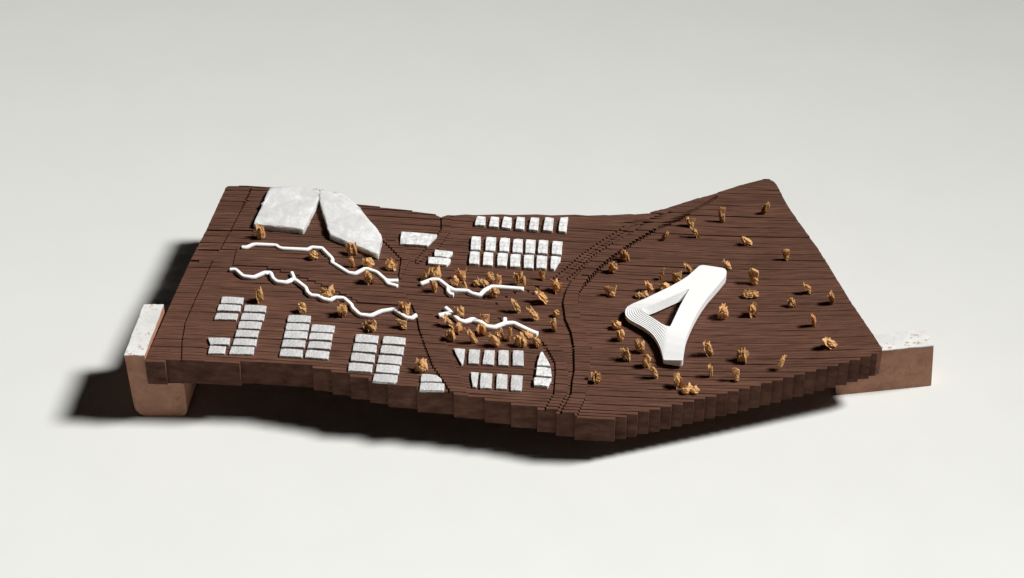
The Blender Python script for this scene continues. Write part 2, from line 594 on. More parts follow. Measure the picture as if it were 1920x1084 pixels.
# right foot
zr = 0.075
A0, B0 = onz(1563, 742, 0), onz(1746, 723.5, 0)
ax = (B0 - A0).normalized()
Lr = (B0 - A0).length
ndir = Vector((-ax.y, ax.x, 0))
dep = 0.031
s_f = (onz(1651, 655, zr) - A0).dot(ax) + 0.001
s_b = s_f - 0.016
zb_l = min(T(A0.x, A0.y + 0.01), T(A0.x, A0.y + 0.03)) - SLAB - 0.002
q_ = A0 + ax * s_f
zb_r = min(T(q_.x - 0.005, q_.y), T(q_.x - 0.01, q_.y + 0.03)) - SLAB - 0.0015
print('right foot', zb_l, zb_r, s_f, Lr)
foot('support_block', 'long brown foot with greyish white top sticking out past the right end of the slab',
     [(0.004, 0), (Lr, 0), (Lr - 0.005, zr), (s_f, zr), (s_f, zb_r), (-0.004, zb_l)],
     [(0.004, 0), (Lr, 0), (Lr - 0.006, zr), (s_b, zr), (s_b, zb_r), (-0.004, zb_l)],
     [0.003, 0.002, 0.003, 0, 0, 0.002], A0, A0 + ndir * dep, ax,
     (A0 + ax * s_f, A0 + ax * (Lr - 0.005)), (A0 + ndir * dep + ax * s_b, A0 + ndir * dep + ax * (Lr - 0.007)), zr)

# ------------------------------------------------------------------ cast blocks
def block(name, top_px, h, m, seed, bev=0.0012, rough=0.00035, radii=None):
    """prism standing on the relief whose top outline is read off the photograph"""
    r_ = random.Random(seed)
    tops = [hit(q[0], q[1], h) for q in top_px]
    ring = []
    n = len(tops)
    for k in range(n):
        p, q = tops[k], tops[(k + 1) % n]
        L = (q - p).length
        steps = max(1, int(L / 0.006))
        for j in range(steps):
            t = j / steps
            d = r_.uniform(-rough, rough)
            d2 = r_.uniform(-rough, rough)
            w = p.lerp(q, t)
            ring.append(Vector((w.x + d, w.y + d2, T(w.x, w.y) + h + r_.uniform(-rough, rough) * 0.5)))
    c = sum(ring, Vector()) / len(ring)
    bm = bmesh.new()
    lowr = [Vector((c.x + (p.x - c.x) * 1.012, c.y + (p.y - c.y) * 1.012, T(p.x, p.y) - 0.0004)) for p in ring]
    vt, vb = prism(bm, ring, lowr)
    top_edges = [e for e in bm.edges if e.verts[0] in vt and e.verts[1] in vt]
    bmesh.ops.bevel(bm, geom=top_edges, offset=bev, segments=2, affect='EDGES', profile=0.6)
    org = Vector((c.x, c.y, T(c.x, c.y)))
    for vv in bm.verts:
        vv.co -= org
    o = link(name, frombm(name, bm), m)
    o.location = org
    return o

K = 400 / 1885.0
def cr(ox, oy, pts):
    return [(ox + x * K, oy + y * K) for x, y in pts]

C5, C6, C7, C3, C2 = (220, 540), (560, 540), (800, 570), (820, 370), (560, 330)
ORD = ['first', 'second', 'third', 'fourth', 'fifth', 'sixth', 'seventh']
HOUSES = []
def col(off, quads, mt, h, what, names, group):
    for nm, q in zip(names, quads):
        HOUSES.append((cr(*off, q), mt, h, what.replace('#', nm), group))

E1 = 'house blocks of the far left estate'
col(C5, [[(925, 75), (1115, 82), (1105, 138), (915, 132)], [(897, 142), (1092, 150), (1082, 203), (882, 196)],
         [(880, 220), (1065, 226), (1052, 278), (855, 274)]], M_GREY, 0.0036,
    'grey house block, # of three at the rear left of the far left estate', ['rearmost', 'middle', 'frontmost'], E1)
col(C5, [[(798, 436), (998, 440), (988, 496), (820, 496)], [(815, 510), (958, 514), (948, 577), (802, 576)]], M_GREY, 0.0036,
    '# at the front left corner of the far left estate', ['tapered grey white house block', 'short grey white house block'], E1)
col(C5, [[(1125, 147), (1318, 155), (1308, 211), (1115, 203)], [(1105, 219), (1303, 228), (1290, 284), (1090, 278)],
         [(1080, 292), (1275, 300), (1260, 358), (1065, 354)], [(1055, 367), (1250, 375), (1235, 433), (1038, 428)],
         [(1035, 445), (1235, 452), (1222, 508), (1020, 501)], [(1005, 515), (1210, 520), (1198, 584), (988, 579)]], M_GREY, 0.0036,
    'grey house block, # in right column of the far left estate',
    ['rearmost of six', 'second from back', 'third from back', 'third from front', 'second from front', 'frontmost of six'], E1)
E2 = 'house blocks of the second estate from the left'
col(C5, [[(1512, 237), (1710, 243), (1700, 301), (1503, 298)], [(1497, 310), (1695, 317), (1685, 372), (1487, 370)],
         [(1485, 376), (1680, 385), (1672, 445), (1470, 440)], [(1465, 453), (1662, 462), (1650, 522), (1450, 517)],
         [(1445, 535), (1640, 545), (1630, 608), (1432, 599)]], M_GREY, 0.0036,
    'grey house block, # in left column of second estate from left',
    ['rearmost of five', 'second from back', 'middle one', 'second from front', 'frontmost of five'], E2)
col(C6, [[(118, 320), (318, 332), (308, 390), (105, 381)], [(105, 393), (300, 402), (290, 458), (90, 451)],
         [(92, 468), (290, 480), (278, 537), (78, 527)], [(70, 545), (270, 560), (258, 624), (55, 608)]], M_GREY, 0.0036,
    'grey house block, # in right column of second estate from left',
    ['rearmost of four', 'second from back', 'second from front', 'frontmost of four'], E2)
E3 = 'house blocks of the third estate from the left'
col(C6, [[(508, 405), (705, 420), (698, 485), (497, 474)], [(490, 487), (690, 502), (683, 567), (478, 553)],
         [(470, 570), (672, 587), (665, 655), (460, 640)], [(447, 658), (655, 672), (645, 741), (437, 726)]], M_GREY, 0.0036,
    'grey house block, # in left column of third estate from left',
    ['rearmost of four', 'second from back', 'second from front', 'frontmost of four'], E3)
col(C6, [[(750, 423), (945, 438), (940, 498), (740, 488)], [(732, 503), (930, 518), (922, 588), (722, 571)],
         [(708, 590), (912, 605), (903, 674), (698, 656)], [(690, 672), (893, 687), (885, 756), (680, 738)],
         [(668, 755), (873, 768), (870, 818), (842, 835), (655, 820)]], M_GREY, 0.0036,
    'grey house block, # in right column of third estate from left',
    ['rearmost of five', 'second from back', 'middle one', 'second from front', 'frontmost and clipped'], E3)
col(C6, [[(1085, 760), (1213, 765), (1258, 798), (1266, 826), (1080, 824)], [(1079, 834), (1288, 842), (1280, 904), (1070, 900)]], M_GREY, 0.0036,
    '# of the joined pair near the front edge groove',
    ['rear block with a cut corner', 'front oblong block'], 'joined pair of blocks near the front edge')
E4 = 'house blocks of the front middle estate'
col(C7, [[(235, 390), (340, 395), (325, 520), (308, 532)], [(375, 398), (470, 403), (460, 528), (367, 521)],
         [(510, 405), (600, 408), (595, 536), (495, 528)], [(635, 407), (725, 408), (722, 541), (632, 536)],
         [(762, 407), (855, 410), (858, 544), (760, 538)]], M_GREY, 0.0036,
    '# in the rear row of the front middle estate',
    ['wedge-shaped white block, leftmost', 'white block, second from the left', 'white block, middle one', 'white block, second from the right', 'white block, rightmost'], E4)
col(C7, [[(388, 598), (458, 602), (440, 734), (407, 729)], [(478, 607), (578, 615), (573, 744), (473, 738)],
         [(620, 615), (715, 622), (708, 748), (613, 743)], [(752, 627), (847, 632), (838, 764), (743, 758)]], M_GREY, 0.0036,
    '# in the front row of the front middle estate',
    ['narrow tapered white block, leftmost', 'brightest white block, second from the left', 'white block, second from the right', 'white block, rightmost'], E4)
col(C7, [[(1005, 420), (1025, 418), (1092, 545), (975, 540)], [(972, 552), (1095, 566), (1107, 641), (966, 628)],
         [(950, 647), (1103, 656), (1070, 724), (950, 712)]], M_BRIGHT, 0.0055,
    '# in the stack of three beside the curved road', ['pointed white block, rearmost', 'broad white block, middle one', 'white block with a cut corner, frontmost'],
    'three blocks beside the curved road')
E6 = 'house blocks of the rear estate'
col(C3, [[(352, 163), (427, 170), (420, 246), (332, 241)], [(474, 168), (545, 174), (540, 260), (457, 250)],
         [(586, 168), (660, 176), (650, 273), (568, 260)], [(703, 170), (775, 176), (768, 283), (690, 273)],
         [(826, 174), (900, 179), (888, 290), (808, 280)], [(953, 174), (1030, 181), (1015, 295), (935, 287)],
         [(1088, 176), (1158, 172), (1138, 301), (1070, 294)]], M_BRIGHT, 0.0048,
    '# of seven along the rear edge of the slab',
    ['white block, leftmost', 'white block, second from the left', 'white block, third from the left', 'white block, middle one', 'white block, third from the right',
     'white block, second from the right', 'smooth cream white block, rightmost'], E6)
col(C3, [[(302, 342), (385, 345), (380, 461), (295, 458)], [(433, 348), (518, 352), (510, 471), (425, 464)],
         [(556, 355), (640, 360), (632, 478), (548, 471)], [(672, 365), (755, 370), (750, 486), (665, 481)],
         [(785, 370), (868, 375), (860, 493), (778, 486)], [(897, 375), (980, 380), (972, 496), (890, 488)],
         [(1020, 383), (1105, 388), (1098, 504), (1012, 496)]], M_BRIGHT, 0.0048,
    'white block, # of seven in the middle row of the rear estate',
    ['leftmost', 'second from the left', 'third from the left', 'central one', 'third from the right', 'second from the right', 'rightmost'], E6)
col(C3, [[(290, 474), (375, 479), (368, 588), (280, 581)], [(410, 483), (495, 488), (488, 598), (402, 593)],
         [(535, 489), (622, 493), (612, 604), (530, 596)], [(650, 499), (735, 503), (730, 611), (642, 606)],
         [(767, 506), (852, 509), (848, 626), (765, 618)], [(880, 511), (970, 519), (962, 628), (875, 621)],
         [(1005, 518), (1092, 523), (1088, 550), (1032, 631), (1002, 626)]], M_BRIGHT, 0.0048,
    '# of seven in the front row of the rear estate',
    ['white block, leftmost', 'white block, second from the left', 'white block, third from the left', 'white block, central one', 'white block, third from the right',
     'white block, second from the right', 'cut-corner white block, rightmost'], E6)
col(C2, [[(908, 490), (1220, 515), (1216, 532), (1140, 612), (898, 597)], [(1205, 650), (1360, 668), (1352, 690), (1312, 716), (1198, 703)],
         [(1148, 713), (1345, 730), (1340, 750), (1308, 784), (1144, 771)]], M_BRIGHT, 0.0048,
    '# between the towers and the rear estate',
    ['largest low white block with a slanted end', 'rear of two small slanted blocks', 'front of two small slanted blocks'], 'slanted blocks right of the tower slabs')
for k, (q, mt, h, lab, grp) in enumerate(HOUSES):
    tag(block('house_block', q, h, mt, 100 + k), lab, 'house block', grp)

TOW = [([(506, 351), (551, 349), (593, 355), (598.6, 355.5), (598, 371), (569, 429), (476, 419)], 'left slab of the two big cloudy white tower blocks at the rear left', 31),
       ([(598.8, 371), (599.2, 355.5), (606, 356.5), (641, 362), (666, 381), (714, 438), (716, 445), (709, 476), (619, 439)], 'right slab of the two big cloudy white tower blocks, with a curved outer side', 32)]
for q, lab, sd in TOW:
    tag(block('tower_block', q, 0.0098, M_MARBLE, sd, 0.0026, 0.0005), lab, 'tower block', 'two big cloudy white slabs')

# ------------------------------------------------------------------ wavy white walls
def chaikin(p):
    out = [p[0]]
    for a, b in zip(p[:-1], p[1:]):
        out += [a.lerp(b, 0.11), a.lerp(b, 0.89)]
    return out + [p[-1]]

def sweep(bm, pts, w, h, dz=0.0):
    n = len(pts)
    prof = [(-0.5, -0.1), (-0.5, 0.62), (-0.40, 0.88), (-0.2, 1.0), (0.2, 1.0), (0.40, 0.88), (0.5, 0.62), (0.5, -0.1)]
    rings = []
    for k in range(n):
        a = pts[max(0, k - 1)]
        b = pts[min(n - 1, k + 1)]
        t = Vector((b.x - a.x, b.y - a.y, 0)).normalized()
        s = Vector((t.y, -t.x, 0))
        g = T(pts[k].x, pts[k].y)
        ring = []
        for q, z in prof:
            co = pts[k] + s * (q * w)
            zz = (g + h * z + dz) if z > 0 else T(co.x, co.y) - 0.0004
            ring.append(bm.verts.new((co.x, co.y, zz)))
        rings.append(ring)
    m = len(prof)
    for k in range(n - 1):
        for j in range(m):
            bm.faces.new((rings[k][j], rings[k][(j + 1) % m], rings[k + 1][(j + 1) % m], rings[k + 1][j]))
    bm.faces.new(rings[0][::-1])
    bm.faces.new(rings[-1])

def wall(label, main, branches, w, h, seed):
    r_ = random.Random(seed)
    bm = bmesh.new()
    P = chaikin([hit(x, y, h * 0.55) for x, y in main])
    P = [p + Vector((r_.uniform(-1, 1), r_.uniform(-1, 1), 0)) * 0.00012 for p in P]
    sweep(bm, P, w, h)
    for i, br in enumerate(branches):
        sweep(bm, chaikin([hit(x, y, h * 0.55) for x, y in br]), w * 0.95, h, -0.00025 - 0.0001 * i)
    me = frombm('wavy_wall', bm)
    o = link('wavy_wall', me, M_WALL, None, False)
    for p in me.polygons:
        p.use_smooth = len(p.vertices) == 4
    tag(o, label, 'wall', 'thin wavy white walls')
    return o

def pc(off, pts):
    return cr(*off, pts)
C1 = (220, 330)
W1 = pc(C1, [(1100, 632), (1140, 633), (1205, 605), (1400, 614), (1440, 642), (1680, 653), (1720, 632), (1805, 640)]) + \
     pc(C2, [(205, 640), (300, 738), (290, 765), (370, 815), (440, 858), (500, 865), (590, 818), (690, 852), (762, 915), (790, 955), (875, 975)])
wall('rear left white zigzag wall with a forked right end, in front of the tower blocks', W1, [pc(C2, [(765, 918), (795, 925), (880, 925)])], 0.0053, 0.0058, 1)
W2 = pc(C1, [(995, 830), (1045, 830), (1110, 888), (1205, 898), (1300, 855), (1355, 857), (1375, 908), (1410, 935), (1490, 943), (1550, 915), (1580, 925), (1665, 990), (1680, 1030)]) + \
     pc(C6, [(110, 68), (170, 72), (220, 100), (280, 108), (320, 86), (400, 92), (465, 150), (478, 182), (540, 238), (640, 247), (730, 205), (840, 190), (900, 230), (950, 263), (1000, 268), (1040, 240)])
wall('long white zigzag wall running from the far left to the stepped groove', W2, [pc(C1, [(1562, 915), (1556, 890), (1540, 855)])], 0.0055, 0.0060, 2)
W3 = pc(C2, [(1075, 955), (1180, 915), (1240, 920), (1320, 982), (1375, 1012), (1490, 1015), (1530, 1040), (1600, 1055), (1640, 1012), (1700, 980)]) + \
     pc(C3, [(500, 790), (765, 811)])
wall('rear middle white wall with a long straight right arm, below the rear estate', W3, [pc(C2, [(1318, 985), (1318, 1022), (1340, 1045), (1370, 1050)])], 0.0055, 0.0060, 3)
W4 = pc(C7, [(105, 102), (190, 86), (240, 100), (290, 148), (335, 160), (405, 135), (470, 160), (530, 200), (600, 208), (690, 172), (770, 170), (850, 210), (920, 243), (980, 265)])
wall('front middle white zigzag wall with two short spurs among many trees', W4, [pc(C7, [(222, 90), (200, 62), (165, 35)]), pc(C7, [(688, 172), (690, 128)])], 0.0064, 0.0064, 4)

# ------------------------------------------------------------------ triangular building with a courtyard and terraced roof
def ca(pts):
    k = 240 / 1183.0
    return [(1160 + x * k, 480 + y * k) for x, y in pts]
HL, HT, HB = 0.0116, 0.0172, 0.0050
NT = 8
outer_l = ca([(85, 465), (64, 490), (58, 520), (66, 556), (110, 595), (240, 660), (330, 735), (385, 835), (412, 945)])
inner_l = ca([(213, 490), (213, 498), (220, 508), (236, 520), (270, 540), (330, 575), (400, 622), (447, 648), (476, 650)])
def resample(p, n):
    p = [Vector(q) for q in p]
    d = [0]
    for a, b in zip(p[:-1], p[1:]):
        d.append(d[-1] + (b - a).length)
    out = []
    for k in range(n):
        t = d[-1] * k / (n - 1)
        j = max(i for i in range(len(d)) if d[i] <= t + 1e-9)
        j = min(j, len(p) - 2)
        f = (t - d[j]) / max(d[j + 1] - d[j], 1e-9)
        out.append(p[j].lerp(p[j + 1], f))
    return out
def smooth(p, it=1):
    for _ in range(it):
        q = [p[0]]
        for a, b in zip(p[:-1], p[1:]):
            q += [a.lerp(b, .25), a.lerp(b, .75)]
        p = q + [p[-1]]
    return p
NS = 30
oL = resample(smooth([Vector(q) for q in outer_l], 2), NS)
iL = resample(smooth([Vector(q) for q in inner_l], 2), NS)
ab = empty('triangular_building')
v, f = [], []
grid = []
for k in range(NT + 1):
    row = []
    for j in range(NS):
        q = oL[j].lerp(iL[j], k / NT)
        s = j / (NS - 1)
        hh = HL + (HT - HL) * k / NT
        row.append((q, hh, s))
    grid.append(row)
def apt(q, hh):
    p = hit(q.x, q.y, hh)
    return (p.x, p.y, p.z)
# terraces: flat tread at the height of its outer rim, riser at the inner rim; steps melt into a ramp at both ends
for k in range(NT):
    o_ = []
    for j in range(NS):
        q0, h0, s = grid[k][j]
        q1, h1, _ = grid[k + 1][j]
        w = min(1.0, max(0.0, (s - 0.74) / 0.2), ) if s > 0.5 else max(0.0, (0.06 - s) / 0.06)
        p0, p1 = hit(q0.x, q0.y, h0), hit(q1.x, q1.y, h1)
        a = Vector((p0.x, p0.y, T(p0.x, p0.y) + h0))
        ht = h0 + (h1 - h0) * w
        b = Vector((p1.x, p1.y, T(p1.x, p1.y) + ht))
        c = Vector((p1.x, p1.y, T(p1.x, p1.y) + h1))
        o_.append((a, b, c))
    b0 = len(v)
    for t3 in o_:
        v += [tuple(x) for x in t3]
    for j in range(NS - 1):
        q = b0 + j * 3
        f.append((q, q + 3, q + 4, q + 1))
        f.append((q + 1, q + 4, q + 5, q + 2))
rest_out = ca([(130, 440), (250, 390), (360, 338), (480, 280), (570, 230), (640, 185), (700, 132), (740, 95), (760, 86), (785, 84), (870, 96), (960, 110), (985, 120), (997, 140), (997, 158), (990, 185), (925, 265), (820, 385),
               (770, 455), (730, 520), (692, 590), (660, 660), (638, 715), (620, 770), (608, 840), (600, 900), (598, 945), (590, 960), (575, 964), (430, 962), (416, 957)])
hole = ca([(490, 625), (510, 583), (530, 540), (565, 465), (600, 400), (640, 330), (650, 312), (645, 305), (633, 306), (610, 320), (520, 360), (430, 400), (330, 445), (240, 478)])
hmap = []
loop = [(Vector(ca([(85, 465)])[0]), HL)]
for q in rest_out:
    # heights: low along the left corner, full along the rest; the front end is low on its left
    hh = HT
    x, y = (q[0] - 1160) * 1183 / 240, (q[1] - 480) * 1183 / 240
    if y > 930 and x < 500:
        hh = HL + (HT - HL) * 0.1
    elif y > 930:
        hh = HT - 0.001
    elif x < 131:
        hh = HL + (HT - HL) * 0.35
    loop.append((Vector(q), hh))
loop += [(grid[k][NS - 1][0], grid[k][NS - 1][1]) for k in range(NT + 1)]
loop += [(Vector(q), HT) for q in hole]
loop += [(grid[k][0][0], grid[k][0][1]) for k in range(NT, 0, -1)]
P3 = []
for q, hh in loop:
    p = hit(q.x, q.y, hh)
    P3.append(Vector((p.x, p.y, p.z)))
tri = tessellate_polygon([[Vector((p.x, p.y, 0)) for p in P3]])
b0 = len(v)
v += [tuple(p) for p in P3]
f += [tuple(b0 + i for i in t) for t in tri]
bm = bmesh.new()
bm.from_mesh(mesh('roof', v, f))
bmesh.ops.remove_doubles(bm, verts=bm.verts, dist=0.00005)
link('terraced_roof', frombm('terraced_roof', bm), M_WHITE, ab)
def skirt(name, loop3, inset=0.0):
    c = sum(loop3, Vector()) / len(loop3)
    v, f = [], []
    n = len(loop3)
    for p in loop3:
        bx, by = p.x + (c.x - p.x) * inset, p.y + (c.y - p.y) * inset
        v += [tuple(p), (bx, by, T(bx, by) + HB)]
    for k in range(n):
        a, b = 2 * k, 2 * ((k + 1) % n)
        f.append((a, a + 1, b + 1, b))
    return link(name, mesh(name, v, f), M_WHITE, ab)
def lift(q, hh):
    p = hit(q[0], q[1], hh)
    return Vector((p.x, p.y, p.z))
outl = [P3[i] for i in range(0, 1 + len(rest_out))]
oloop = outl + [lift(q, HL) for q in oL[::-1]][0:-1]
skirt('outer_wall', oloop)
iloop = [lift(q, HT) for q in iL] + [lift(q, HT) for q in hole]
INS = 0.2
skirt('courtyard_wall', iloop, INS)
ic = sum(iloop, Vector()) / len(iloop)
# flat underside, following the relief a few millimetres above it
flat = [Vector((p.x, p.y, 0)) for p in oloop]
hol = [Vector((p.x + (ic.x - p.x) * INS, p.y + (ic.y - p.y) * INS, 0)) for p in iloop]
ut = tessellate_polygon([flat, hol])
allp = [(p.x, p.y, T(p.x, p.y) + HB) for p in flat + hol]
link('underside', mesh('underside', allp, [tuple(t) for t in ut]), M_WHITE, ab)
for qx, qy in ca([(165, 500), (850, 215), (520, 850)]):
    p = hit(qx, qy, HB)
    bm = bmesh.new()
    ring = [Vector((p.x + 0.005 * math.cos(a * PI / 6), p.y + 0.005 * math.sin(a * PI / 6), 0)) for a in range(12)]
    prism(bm, [Vector((q.x, q.y, T(q.x, q.y) + HB)) for q in ring], [Vector((q.x, q.y, T(q.x, q.y) - 0.0005)) for q in ring])
    link('support_post', frombm('support_post', bm), M_WHITE, ab)
tag(ab, 'pure white triangular building with a courtyard and terraced left corner', 'building')

# ------------------------------------------------------------------ trees: curled wood shavings
PXM = DIST / FPX
def flake(bm, r_, base, width, height, az, lean, curl, th=0.0007, jag=0.25):
    nu, nv = 5, 6
    az += 0.6
    lean = abs(lean) * 0.4 + 0.12
    width *= 1.15
    side = Vector((math.cos(az), math.sin(az), 0))
    out = Vector((-math.sin(az), math.cos(az), 0))
    grid = []
    ph = r_.uniform(0, 6)
    for j in range(nv + 1):
        t = j / nv
        prof = 0.62 + 0.75 * t - 0.48 * t * t
        row = []
        for i in range(nu + 1):
            s = i / nu - 0.5
            edge = 1 + jag * r_.uniform(-1, 1) * (0.4 + abs(s) * 1.4)
            x = s * width * prof * edge
            bend = curl * (s * s * 4) * width * 0.45
            z = height * t * (1 + (r_.uniform(-0.30, 0.08) if j == nv else 0.04 * r_.uniform(-1, 1)))
            d = lean * height * (t ** 1.6) + bend + 0.07 * width * math.sin(ph + t * 5 + s * 4) + r_.uniform(-1, 1) * 0.0003
            row.append(base + side * (x + 0.12 * width * math.sin(ph * 2 + t * 3)) + out * d + Vector((0, 0, z)))
        grid.append(row)
    ring = []
    def vn(o):
        vs = []
        for j in range(nv + 1):
            vs.append([bm.verts.new(p + out * o) for p in grid[j]])
        return vs
    A, B = vn(th / 2), vn(-th / 2)
    for j in range(nv):
        for i in range(nu):
            bm.faces.new((A[j][i], A[j][i + 1], A[j + 1][i + 1], A[j + 1][i]))
            bm.faces.new((B[j][i], B[j + 1][i], B[j + 1][i + 1], B[j][i + 1]))
    for i in range(nu):
        bm.faces.new((A[0][i], B[0][i], B[0][i + 1], A[0][i + 1]))
        bm.faces.new((A[nv][i], A[nv][i + 1], B[nv][i + 1], B[nv][i]))
    for j in range(nv):
        bm.faces.new((A[j][0], A[j + 1][0], B[j + 1][0], B[j][0]))
        bm.faces.new((A[j][nu], B[j][nu], B[j + 1][nu], A[j + 1][nu]))

def lump(bm, r_, c, rx, ry, rz, amp=0.32):
    res = bmesh.ops.create_icosphere(bm, subdivisions=3, radius=1.0)
    ph = [r_.uniform(0, 6) for _ in range(6)]
    for q in res['verts']:
        p = q.co.copy()
        n = math.sin(p.x * 4.1 + ph[0]) * math.sin(p.y * 4.7 + ph[1]) + 0.7 * math.sin(p.z * 6.3 + ph[2] + p.x * 5) + 0.6 * math.sin(p.y * 11 + p.z * 9 + ph[3]) + r_.uniform(-0.5, 0.5)
        k = 1 + amp * n * 0.5
        q.co = c + Vector((p.x * rx * k, p.y * ry * k, p.z * rz * k))

def tree(px, py, wpx, hpx, style, label, seed):
    r_ = random.Random(seed * 7 + 1)
    root = hit(px, py)
    root.z = ground(root)
    w, h = wpx * PXM * 1.2, hpx * PXM / 0.83
    bm = bmesh.new()
    O = Vector((0, 0, -0.0004))
    if style == 'tuft':
        n = r_.randint(5, 7)
        for k in range(n):
            t = (k + 0.5) / n - 0.5
            az = r_.uniform(-0.7, 0.7)
            fw = w * r_.uniform(0.3, 0.46)
            b = O + Vector((t * w * 0.55, r_.uniform(-.12, .12) * w, 0))
            flake(bm, r_, b + Vector((t * w * 0.15, 0, 0)), fw, h * r_.uniform(0.62, 1.0), az + t * 1.6, r_.uniform(-0.25, 0.25), r_.uniform(-0.9, 0.9))
        lump(bm, r_, O + Vector((0, 0, h * 0.33)), w * 0.28, w * 0.22, h * 0.34)
    elif style == 'col':
        for k in range(3):
            flake(bm, r_, O + Vector((r_.uniform(-.15, .15) * w, r_.uniform(-.1, .1) * w, 0)), w * r_.uniform(0.6, 0.85), h * (1.0 - 0.14 * k), r_.uniform(-0.5, 0.9), r_.uniform(-.12, .12), r_.uniform(-1, 1), jag=0.18)
        lump(bm, r_, O + Vector((0, 0, h * 0.45)), w * 0.3, w * 0.25, h * 0.42, 0.25)
    elif style == 'round':
        lump(bm, r_, O + Vector((0, 0, h * 0.46)), w * 0.43, w * 0.34, h * 0.47, 0.34)
        for k in range(3):
            flake(bm, r_, O + Vector((r_.uniform(-.3, .3) * w, -w * 0.12, h * 0.05)), w * r_.uniform(0.35, 0.5), h * r_.uniform(0.7, 0.95), r_.uniform(-0.6, 0.6), r_.uniform(-.1, .2), 0.5)
    elif style == 'flat':
        for k in range(3):
            lump(bm, r_, O + Vector(((k - 1) * w * 0.28, r_.uniform(-.1, .1) * w, h * 0.4)), w * 0.24, w * 0.2, h * r_.uniform(0.35, 0.5), 0.4)
        for k in range(2):
            flake(bm, r_, O + Vector(((k - .3) * w * 0.4, 0, 0)), w * 0.4, h * r_.uniform(0.8, 1.15), r_.uniform(-0.4, 0.4), r_.uniform(-0.4, 0.4), 0.8)
    elif style == 'prong':
        for sgn in (-1, 1):
            flake(bm, r_, O + Vector((sgn * w * 0.13, 0, 0)), w * 0.34, h * r_.uniform(0.88, 1.0), 0.2 * sgn + 0, 0.05, 0.7, 0.0009, 0.18)
        for q in bm.verts:
            q.co.x += math.copysign(1, q.co.x) * w * 0.26 * (max(q.co.z, 0) / h) ** 1.3
        lump(bm, r_, O + Vector((0, 0, h * 0.22)), w * 0.22, w * 0.18, h * 0.26)
    elif style in ('leanl', 'leanr'):
        sgn = -1 if style == 'leanl' else 1
        for k in range(3):
            flake(bm, r_, O + Vector((-sgn * w * 0.12 * (k - 1), r_.uniform(-.1, .1) * w, 0)), w * r_.uniform(0.36, 0.5), h * (1 - 0.17 * k), r_.uniform(-.4, .4), r_.uniform(-.1, .1), r_.uniform(-.8, .8))
        lump(bm, r_, O + Vector((0, 0, h * 0.4)), w * 0.24, w * 0.2, h * 0.38)
        for q in bm.verts:
            q.co.x += sgn * w * 0.5 * (q.co.z / h - 0.45)
    for q in bm.verts:
        if q.co.z < -0.0003:
            q.co.z = -0.0004
    o = link('shaving_tree', frombm('shaving_tree', bm), M_SHAV)
    o.location = root
    tag(o, label, 'model tree', 'tan wood shaving trees on the slab')
    return o

